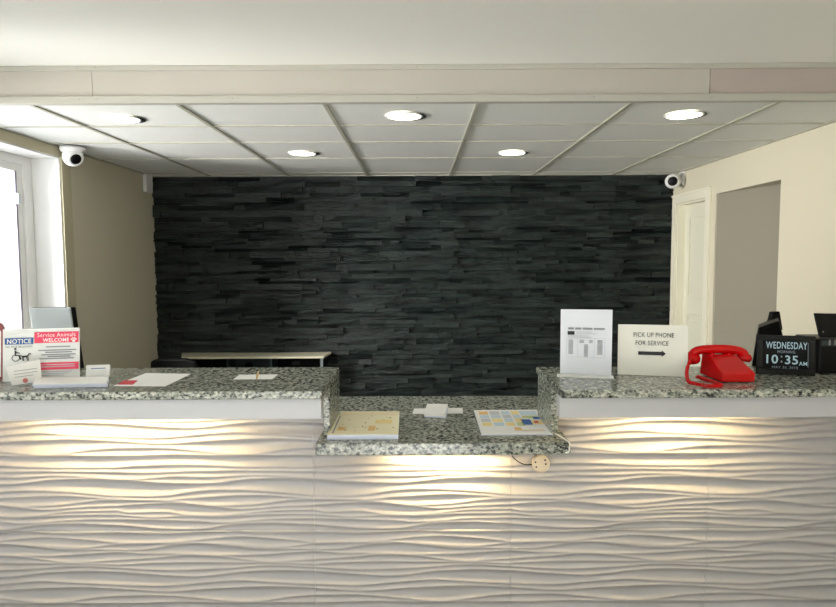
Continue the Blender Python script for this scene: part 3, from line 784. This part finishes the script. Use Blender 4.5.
# maroon framed stand at the very left
bl, br = aZ(-45, 384.5, zc), aZ(-4.6, 382.5, zc)
o0, R, w4 = upright(bl, br, math.radians(8))
r = thing('framed_card_stand', 'maroon rimmed stand cut off by the left edge of the photo', 'stand', o0 + Vector((0, 0.05, 0.0015)), rot=R)
out = [(0, 0), (w4, 0), (w4, 0.206), (w4 - 0.008, 0.221), (w4 - 0.02, 0.228), (0.02, 0.228), (0.006, 0.2), (0, 0.185)]
inn = [(0.01, 0.012), (w4 - 0.01, 0.012), (w4 - 0.01, 0.188), (w4 - 0.014, 0.196), (w4 - 0.022, 0.202), (0.022, 0.202), (0.014, 0.196), (0.01, 0.183)]
mb = MB(); n = len(out)
for i in range(n):
    j = (i + 1) % n
    A, B, C_, D = out[i], out[j], inn[j], inn[i]
    mb.hexa([(A[0], 0, A[1]), (B[0], 0, B[1]), (C_[0], 0, C_[1]), (D[0], 0, D[1]), (A[0], 0.012, A[1]), (B[0], 0.012, B[1]), (C_[0], 0.012, C_[1]), (D[0], 0.012, D[1])])
mb.build('rim', M['maroon'], r)
MB().prism([(x_, 0.006, z_) for x_, z_ in inn], (0, 0.003, 0)).build('card', M['paper'], r)
MB().box(0.01, w4 - 0.01, 0.013, 0.07, 0, 0.004).build('foot', M['maroon'], r).rotation_euler.x = math.radians(8)

# ------------------------------------------------------------------ things on the lower worktop
zl = ZL + 0.0006
# thick map pad on the left
t = 0.02
p = [aZ(327, 439.8, zl), aZ(398.3, 439.5, zl)]
q = [aZ(399.5, 411.2, zl + t), aZ(338, 411.2, zl + t)]
base = [p[0], p[1], q[0], q[1]]
r = thing('map_pad', 'thick cream coloured map pad on the left of the lower worktop', 'map pad', ((p[0] + q[0]) / 2).to_tuple())
kid(flat(base, zl, t - 0.001), 'pad', M['paperb'], r, 0.001)
kid(flat(base, zl + t - 0.001, 0.001), 'map_sheet', M['cream'], r)
cx_ = Vector((base[0].x, base[0].y, 0)); ex = base[1] - base[0]; ey = base[3] - base[0]
def on(u, v): return base[0] * (1 - u) * (1 - v) + base[1] * u * (1 - v) + base[2] * u * v + base[3] * (1 - u) * v
def patch(u0, u1, v0, v1, zz, nm, m, par, tt=0.0003): return kid(flat([on(u0, v0), on(u1, v0), on(u1, v1), on(u0, v1)], zz, tt), nm, m, par)
patch(0.02, 0.98, 0.80, 0.985, zl + t, 'map_title_band', mat('map_buff', (232, 220, 186), 0.7), r)
patch(0.06, 0.08, 0.05, 0.78, zl + t, 'fold_line', M['inkg'], r)
patch(0.01, 0.05, 0.82, 0.97, zl + t + 0.0004, 'teal_spot', mat('map_teal', (130, 190, 180), 0.7), r)
MK = mat('map_brown', (186, 160, 112), 0.7)
for k in range(18):
    u, v = rnd.uniform(0.12, 0.92), rnd.uniform(0.08, 0.76)
    patch(u, u + rnd.uniform(0.01, 0.035), v, v + rnd.uniform(0.012, 0.045), zl + t, 'map_mark', MK, r)
patch(0.56, 0.66, 0.14, 0.34, zl + t, 'town_patch', M['orange'], r)
patch(0.64, 0.90, 0.44, 0.60, zl + t, 'town_patch', M['yellow'], r)
patch(0.12, 0.22, 0.16, 0.3, zl + t, 'town_patch', M['orange'], r)
# map pad on the right
t = 0.006
base = [aZ(481.5, 435.5, zl), aZ(552.5, 435, zl), aZ(536.5, 410.8, zl), aZ(474, 411.4, zl)]
r = thing('map_pad', 'thin colourful map pad on the right of the lower worktop', 'map pad', ((base[0] + base[2]) / 2).to_tuple())
kid(flat(base, zl, t - 0.001), 'pad', M['paperb'], r)
kid(flat(base, zl + t - 0.001, 0.001), 'map_sheet', M['paper'], r)
zz = zl + t
for u0, u1 in ((0.06, 0.20), (0.23, 0.38), (0.41, 0.54), (0.57, 0.68)):
    for v0, v1 in ((0.30, 0.44), (0.46, 0.6), (0.62, 0.76), (0.78, 0.93)):
        patch(u0, u1, v0, v1, zz, 'advert_block', M[rnd.choice(('yellow', 'skyb', 'green', 'skyb', 'orange', 'inkl', 'yellow', 'inkl'))], r)
patch(0.70, 0.96, 0.74, 0.94, zz, 'map_inset', M['skyb'], r)
patch(0.70, 0.94, 0.60, 0.72, zz, 'map_inset', M['green'], r)
patch(0.66, 0.80, 0.34, 0.56, zz, 'map_inset', M['mapblue'], r)
patch(0.80, 0.96, 0.36, 0.52, zz, 'map_inset', M['yellow'], r)
patch(0.84, 0.90, 0.40, 0.48, zz + 0.0004, 'map_inset', M['redc'], r)
patch(0.86, 0.96, 0.56, 0.66, zz + 0.0004, 'map_inset', M['mapblue'], r)
patch(0.50, 0.60, 0.12, 0.24, zz, 'caption_block', M['orange'], r)
patch(0.60, 0.92, 0.11, 0.14, zz, 'caption_line', M['orange'], r)
# card strip with a small pile of cards
base = [aZ(412.5, 414, zl), aZ(463, 413.4, zl), aZ(462.5, 408.2, zl), aZ(414, 408.8, zl)]
tag(flat(base, zl, 0.0015).build('card_strip', M['paper']), 'long white card strip lying under the small note pad', 'card')
z1 = zl + 0.0017
base = [aZ(424.5, 417.2, z1), aZ(446, 418, z1), aZ(448.5, 405.5, z1 + 0.01), aZ(428, 405.2, z1 + 0.01)]
r = thing('note_pad', 'small white note pad on the card strip in the middle worktop', 'note pad', base[0].to_tuple())
kid(flat(base, z1, 0.006), 'lower_pad', M['paperb'], r)
kid(flat([b_ + Vector((-0.003, 0.004, 0)) for b_ in base], z1 + 0.0062, 0.010), 'upper_pad', M['paper'], r)
# white cable over the edge of the worktop
pts = [aZ(538, 412, zl + 0.004), aZ(546, 424, zl + 0.004), aZ(552, 431.5, zl + 0.004), aZ(559, 435.5, zl + 0.004), aZ(566, 440, zl + 0.004)]
e_ = aZ(569.5, 443.2, zl + 0.004)
pts += [e_, Vector((e_.x + 0.003, 2.305, ZL - 0.012)), Vector((e_.x - 0.004, 2.309, ZL - 0.036)), Vector((e_.x - 0.05, 2.36, ZL - 0.038)), Vector((0.50, 2.45, ZL - 0.045)), Vector((0.485, 2.468, ZL - 0.075))]
tag(MB().tube(spline(pts), 0.0028, 8).build('white_cable', M['white']), 'white cable running along the right map pad and over the worktop edge', 'cable')
p = aY(541, 464.5, PY - 0.027)
r = thing('round_outlet', 'round off-white four-hole socket below the lower worktop', 'outlet', p.to_tuple())
MB().lathe([(0.036, 0), (0.036, 0.014), (0.033, 0.018), (0.027, 0.0185), (0.0, 0.018)], (0, 0.018, 0), (0, -1, 0), 36).build('cover', mat('almond_plastic', (228, 216, 196), 0.4), r)
for dx_, dz_ in ((-0.022, 0.010), (0.016, 0.018), (0.019, 0.002), (-0.019, -0.010)):
    MB().lathe([(0.0035, 0), (0.0035, 0.0012)], (dx_, -0.0002, dz_), (0, -1, 0), 12).build('socket_hole', M['black'], r)
pts = [aY(512, 455.5, 2.47), aY(514.5, 458.5, 2.48), aY(519, 462, 2.478), aY(525, 464.5, 2.478), aY(532.5, 464.5, 2.478)]
tag(MB().tube(spline(pts), 0.0022, 8).build('black_cable', M['black']), 'short black cable between the lower worktop and the round socket', 'cable')

# ------------------------------------------------------------------ things on the right counter
# rate sheet in a clear stand
bl, br = aZ(560, 374.5, zc), aZ(611.3, 376.3, zc)
o0, R, w = upright(bl, br, math.radians(-1.5))
r = thing('rate_sheet', 'tall printed rate sheet in a clear stand on the right counter', 'sign', o0, rot=R)
H = aY(590, 309, o0.y - 0.01).z - ZH
MB().box(0, w, -0.0035, -0.0012, 0, H).build('acrylic_front', M['acrylic'], r)
MB().box(0, w, -0.001, 0.002, 0.001, H - 0.001).build('sheet', mat('bright_paper', (236, 238, 247), 0.7), r)
MB().box(-0.012, w + 0.006, -0.05, -0.0036, 0.0003, 0.004).build('foot', M['paper'], r)
ys = -0.0036
X = lambda u: u * w
Z_ = lambda v: (1 - v) * H
mb = MB(); u = 0.15
for wd in (0.11, 0.12, 0.19, 0.21): mb.box(X(u), X(u + wd), ys - 0.0005, ys, Z_(0.305), Z_(0.275)); u += wd + 0.025
mb.build('title_print', M['inkg'], r)
bar(X(0.14), X(0.275), Z_(0.385), Z_(0.33), M['ink'], 'black_box')
mb = MB()
for v0, a_, b_ in ((0.335, 0.3, 0.62), (0.36, 0.3, 0.7), (0.395, 0.15, 0.56), (0.415, 0.15, 0.6)): mb.box(X(a_), X(b_), ys - 0.0004, ys, Z_(v0 + 0.009), Z_(v0))
mb.build('small_print', M['inkl'], r)
for a_, b_, v0, n_ in ((0.16, 0.25, 0.46, 13), (0.37, 0.46, 0.46, 3), (0.56, 0.63, 0.46, 3), (0.72, 0.82, 0.46, 13), (0.46, 0.54, 0.53, 11)):
    mb = MB()
    for k in range(n_): mb.box(X(a_), X(b_), ys - 0.0004, ys, Z_(v0 + 0.017 * k + 0.009), Z_(v0 + 0.017 * k))
    mb.build('table_column', M['inkg'], r)
mb = MB()
for v0 in (0.435, 0.72): mb.box(X(0.12), X(0.86), ys - 0.0003, ys, Z_(v0 + 0.004), Z_(v0))
for u0 in (0.12, 0.335, 0.66, 0.86): mb.box(X(u0), X(u0 + 0.005), ys - 0.0003, ys, Z_(0.72), Z_(0.435))
mb.build('table_rules', M['inkl'], r)
# pick up phone sign
bl, br = aZ(617.5, 374.6, zc), aZ(687.6, 377.2, zc)
o0, R, w = upright(bl, br, math.radians(4))
r = thing('phone_sign', 'white pick up phone sign with black arrow beside the red phone', 'sign', o0, rot=R)
H = (aY(650, 324.0, o0.y + 0.012).z - ZH) / math.cos(math.radians(4))
MB().box(0, w, -0.0035, -0.0012, 0, H).build('acrylic_front', M['acrylic'], r)
MB().box(0, w, -0.001, 0.002, 0.001, H - 0.001).build('sheet', mat('ivory_paper', (244, 241, 232), 0.7), r)
MB().box(0, w, 0.003, 0.07, 0.0005, 0.003).build('acrylic_foot', M['acrylic'], r).rotation_euler.x = math.radians(4)
text('PICK UP PHONE', X(0.225), X(0.80), Z_(0.245), Z_(0.155), M['ink'], r, y=-0.004)
text('FOR SERVICE', X(0.255), X(0.725), Z_(0.405), Z_(0.315), M['ink'], r, y=-0.004)
za, zb = Z_(0.595), Z_(0.525); zm = (za + zb) / 2
MB().prism([(X(0.295), -0.0036, za), (X(0.63), -0.0036, za), (X(0.63), -0.0036, zm - 0.013), (X(0.69), -0.0036, zm), (X(0.63), -0.0036, zm + 0.013), (X(0.63), -0.0036, zb), (X(0.295), -0.0036, zb)], (0, -0.0006, 0)).build('arrow', M['ink'], r)

# red telephone
pf = aZ(723, 383, zc)
r = thing('telephone', 'glossy red desk telephone with its coiled cord on the right counter', 'telephone', (pf.x, pf.y, ZH))
pw_, pd = 0.117, 0.19
prof = [(0, 0.003), (pd, 0.003), (pd, 0.085), (pd - 0.055, 0.088), (pd - 0.075, 0.082), (0.012, 0.042), (0, 0.036)]
mb = MB()
i = 0
lo = [Vector((-0.004 if z_ < 0.05 else 0.004, y_, z_)) for y_, z_ in prof]; hi = [Vector((pw_ + 0.004 if z_ < 0.05 else pw_ - 0.004, y_, z_)) for y_, z_ in prof]
n = len(prof); mb.v = [tuple(v_) for v_ in lo + hi]
mb.f = [tuple(range(n)), tuple(range(2 * n - 1, n - 1, -1))] + [(k, n + k, n + (k + 1) % n, (k + 1) % n) for k in range(n)]; mb.sm = [False] * len(mb.f)
mb.build('base', M['red'], r, 0.005, 3)
for xx in (0.022, pw_ - 0.03):   # cradle prongs
    MB().box(xx - 0.008, xx + 0.008, pd - 0.062, pd - 0.006, 0.08, 0.094).build('cradle', M['red'], r, 0.004)
for xx in (0.02, pw_ - 0.02):
    for y_ in (0.02, pd - 0.02): MB().lathe([(0.008, 0), (0.008, 0.0035)], (xx, y_, 0), n=12).build('foot', M['blackm'], r)
yh = pd - 0.034
hs = [(-0.050, yh, 0.076), (-0.040, yh, 0.094), (-0.012, yh, 0.104), (0.04, yh, 0.107), (0.09, yh, 0.106), (0.132, yh, 0.100), (0.152, yh, 0.09), (0.158, yh, 0.076)]
ho = MB().tube(spline(hs, 6), [0.021] * 4 + [0.0175] * 32 + [0.0185] * 7, 16).build('handset', M['red'], r)
MB().lathe([(0.0, 0.0), (0.022, 0.001), (0.029, 0.008), (0.031, 0.02), (0.026, 0.034), (0.014, 0.042), (0, 0.044)], (-0.048, yh, 0.05), (-0.12, -0.1, 1), 24).build('mouthpiece', M['red'], ho)
MB().lathe([(0.0, 0.0), (0.022, 0.001), (0.028, 0.008), (0.029, 0.018), (0.022, 0.03), (0, 0.038)], (0.156, yh, 0.056), (0.1, 0, 1), 24).build('earpiece', M['red'], ho)
def local(v): return Vector(v) - Vector((pf.x, pf.y, ZH))
zz = ZH + 0.012
c_pts = [Vector((-0.075, yh - 0.004, 0.078)), local(aY(688.8, 364, pf.y + 0.10)), local(aY(686.6, 372, pf.y + 0.06)), local(aZ(688.5, 381.3, zz)), local(aZ(696, 383.8, zz)), local(aZ(706, 385.6, zz)), local(aZ(715, 386, zz)), local(aZ(721.5, 384.6, zz))]
c_pts[0] = local(aY(692.5, 358.5, pf.y + 0.13))
core = spline(c_pts, 30); coil = []
def coil_of(core, rad, per):
    out = []
    L = 0.0
    for k, p_ in enumerate(core):
        if k: L += (core[k] - core[k - 1]).length
        t_ = (core[min(k + 1, len(core) - 1)] - core[max(k - 1, 0)]).normalized()
        a_ = t_.cross(Vector((0.3, 0.2, 0.93))).normalized(); b_ = t_.cross(a_)
        g_ = 2 * math.pi * L / per
        out.append(p_ + (a_ * math.cos(g_) + b_ * math.sin(g_)) * rad)
    return out
def densify(core, step):
    out = [core[0]]
    for a_, b_ in zip(core[:-1], core[1:]):
        n_ = max(1, int((b_ - a_).length / step))
        out += [a_.lerp(b_, (k + 1) / n_) for k in range(n_)]
    return out
MB().tube(coil_of(densify(core, 0.0008), 0.0052, 0.0062), 0.0026, 6).build('coiled_cord', M['red'], r)
c2 = spline([local(aZ(697, 376.5, zz)), local(aZ(703, 378.6, zz)), local(aZ(712, 381.6, zz)), local(aZ(721, 384.6, zz))], 30)
MB().tube(coil_of(densify(c2, 0.0008), 0.0052, 0.0062), 0.0026, 6).build('coiled_cord', M['red'], r)

# digital day clock
bl, br = aZ(756.4, 373.2, zc + 0.0016), aZ(815, 375.8, zc + 0.0016)
o0, R, w = upright(bl, br, math.radians(5))
r = thing('day_clock', 'black digital day clock reading Wednesday 10:35 AM', 'clock', o0, rot=R)
H = (aY(790, 335.0, o0.y + 0.01).z - ZH)
fr = MB(); bw = 0.022
fr.box(0, w, -0.006, 0.016, 0, bw); fr.box(0, w, -0.006, 0.016, H - bw, H); fr.box(0, bw, -0.006, 0.016, bw, H - bw); fr.box(w - bw, w, -0.006, 0.016, bw, H - bw)
fr.build('frame', M['black'], r, 0.002)
MB().box(bw, w - bw, 0.0, 0.012, bw, H - bw).build('screen', M['blackm'], r)
MB().prism([(w * 0.35, 0.016, 0), (w * 0.65, 0.016, 0), (w * 0.6, 0.06, 0), (w * 0.4, 0.06, 0)], (0, 0, 0.006)).build('easel_foot', M['black'], r).rotation_euler.x = math.radians(5)
yt = -0.0012
text('WEDNESDAY', X(0.16), X(0.865), Z_(0.345), Z_(0.165), M['lcd'], r, y=yt, bold=0.012)
text('MORNING', X(0.36), X(0.66), Z_(0.455), Z_(0.385), M['lcdd'], r, y=yt)
text('10', X(0.17), X(0.37), Z_(0.73), Z_(0.50), M['lcd'], r, y=yt, bold=0.014)
text(':', X(0.415), X(0.445), Z_(0.70), Z_(0.52), M['lcdd'], r, y=yt, bold=0.012)
text('35', X(0.49), X(0.71), Z_(0.735), Z_(0.51), M['lcd'], r, y=yt, bold=0.014)
text('AM', X(0.725), X(0.865), Z_(0.755), Z_(0.66), M['lcd'], r, y=yt, bold=0.012)
text('MAY 30, 2018', X(0.27), X(0.71), Z_(0.86), Z_(0.79), M['lcdd'], r, y=yt)
MB().box(X(0.875), X(0.882), yt - 0.0004, yt, Z_(0.8), Z_(0.18)).build('side_line', M['lcdd'], r)

# black sloped terminal behind the clock
y0 = 2.80
pts = [aY(x, y, y0) for x, y in ((748.5, 370), (758.5, 327.5), (779, 320.5), (783, 336), (790, 372))]
zmin = ZL + 0.0008
r = thing('card_terminal', 'black slant-sided terminal standing behind the day clock', 'terminal', (pts[2].x, y0, ZL))
pts[0] = Vector((pts[0].x - 0.012, y0, zmin)); pts[-1] = Vector((pts[-1].x + 0.02, y0, zmin))
mb = MB(); mb.prism(pts, (0.075, 0.14, 0)); kid(mb, 'body', M['black'], r, 0.004)
pts = [aY(x, y, 2.97) for x, y in ((768, 330), (772.8, 312), (780, 311.5), (783, 330))]
kid(MB().prism(pts, (0, 0.03, 0)), 'top_lug', M['black'], r, 0.003)
pts = [aY(x, y, y0 - 0.001) for x, y in ((760, 330), (777, 324.5), (782, 345), (757, 345))]
kid(MB().prism(pts, (0, -0.004, 0)), 'face_plate', M['blackm'], r)
# receipt printer at the right edge, lid up
a = aZ(819, 374, zc)
r = thing('receipt_printer', 'black receipt printer with raised lid at the right edge of the counter', 'printer', (a.x + 0.1, a.y + 0.08, ZH))
zt_ = aY(826, 338.5, a.y + 0.02).z
xb0, xb1 = a.x - 0.002, a.x + 0.2
kid(MB().box(xb0, xb1, a.y, a.y + 0.17, ZH + 0.003, zt_), 'body', M['black'], r, 0.006)
kid(MB().box(xb0 + 0.006, xb1 - 0.006, a.y - 0.004, a.y + 0.001, zt_ - 0.028, zt_ - 0.006), 'paper_slot_trim', M['darkt'], r)
for px in (829.7, 835.2):
    q = aY(px, 342.5, a.y - 0.005)
    kid(MB().box(q.x - 0.003, q.x + 0.003, a.y - 0.0065, a.y - 0.003, q.z - 0.011, q.z + 0.011), 'silver_button', M['steel'], r)
q0 = aY(821.3, 335, a.y + 0.05); q1 = aY(815.8, 313.3, a.y + 0.11)
lid = MB().hexa([(q0.x, q0.y, zt_ + 0.001), (xb1, q0.y, zt_ + 0.001), (xb1, q0.y + 0.02, zt_ + 0.001), (q0.x, q0.y + 0.02, zt_ + 0.001),
                 (q1.x, q1.y, q1.z), (xb1 + 0.02, q1.y, q1.z - 0.004), (xb1 + 0.02, q1.y + 0.02, q1.z - 0.004), (q1.x, q1.y + 0.02, q1.z)])
kid(lid, 'lid', M['black'], r, 0.004)
q = aY(823.5, 333.4, q0.y - 0.002)
kid(MB().lathe([(0.0035, 0), (0.002, 0.003), (0, 0.0035)], (q.x, q.y + 0.003, q.z + 0.006), (0, -1, 0), 10), 'hinge_pin', M['steel'], r)
for xx in (xb0 + 0.02, xb1 - 0.02):
    for y_ in (a.y + 0.02, a.y + 0.15): kid(MB().lathe([(0.008, 0), (0.008, 0.003)], (xx, y_, ZH + 0.0001), n=12), 'foot', M['blackm'], r)

# hedge far outside the window
mb = MB(); 
for k in range(60):
    y_ = rnd.uniform(5, 13); z_ = rnd.uniform(0.1, 1.3)
    rr = rnd.uniform(0.25, 0.5)
    mb.lathe([(0.0, -rr), (rr * 0.7, -rr * 0.7), (rr, 0), (rr * 0.7, rr * 0.7), (0, rr)], (-9.5 + rnd.uniform(-0.4, 0.4), y_, z_), n=10)
o = mb.build('hedge', M['hedge']); struct(o, 'stuff'); o['label'] = 'pale green hedge across the lot outside the window'; o['category'] = 'hedge'
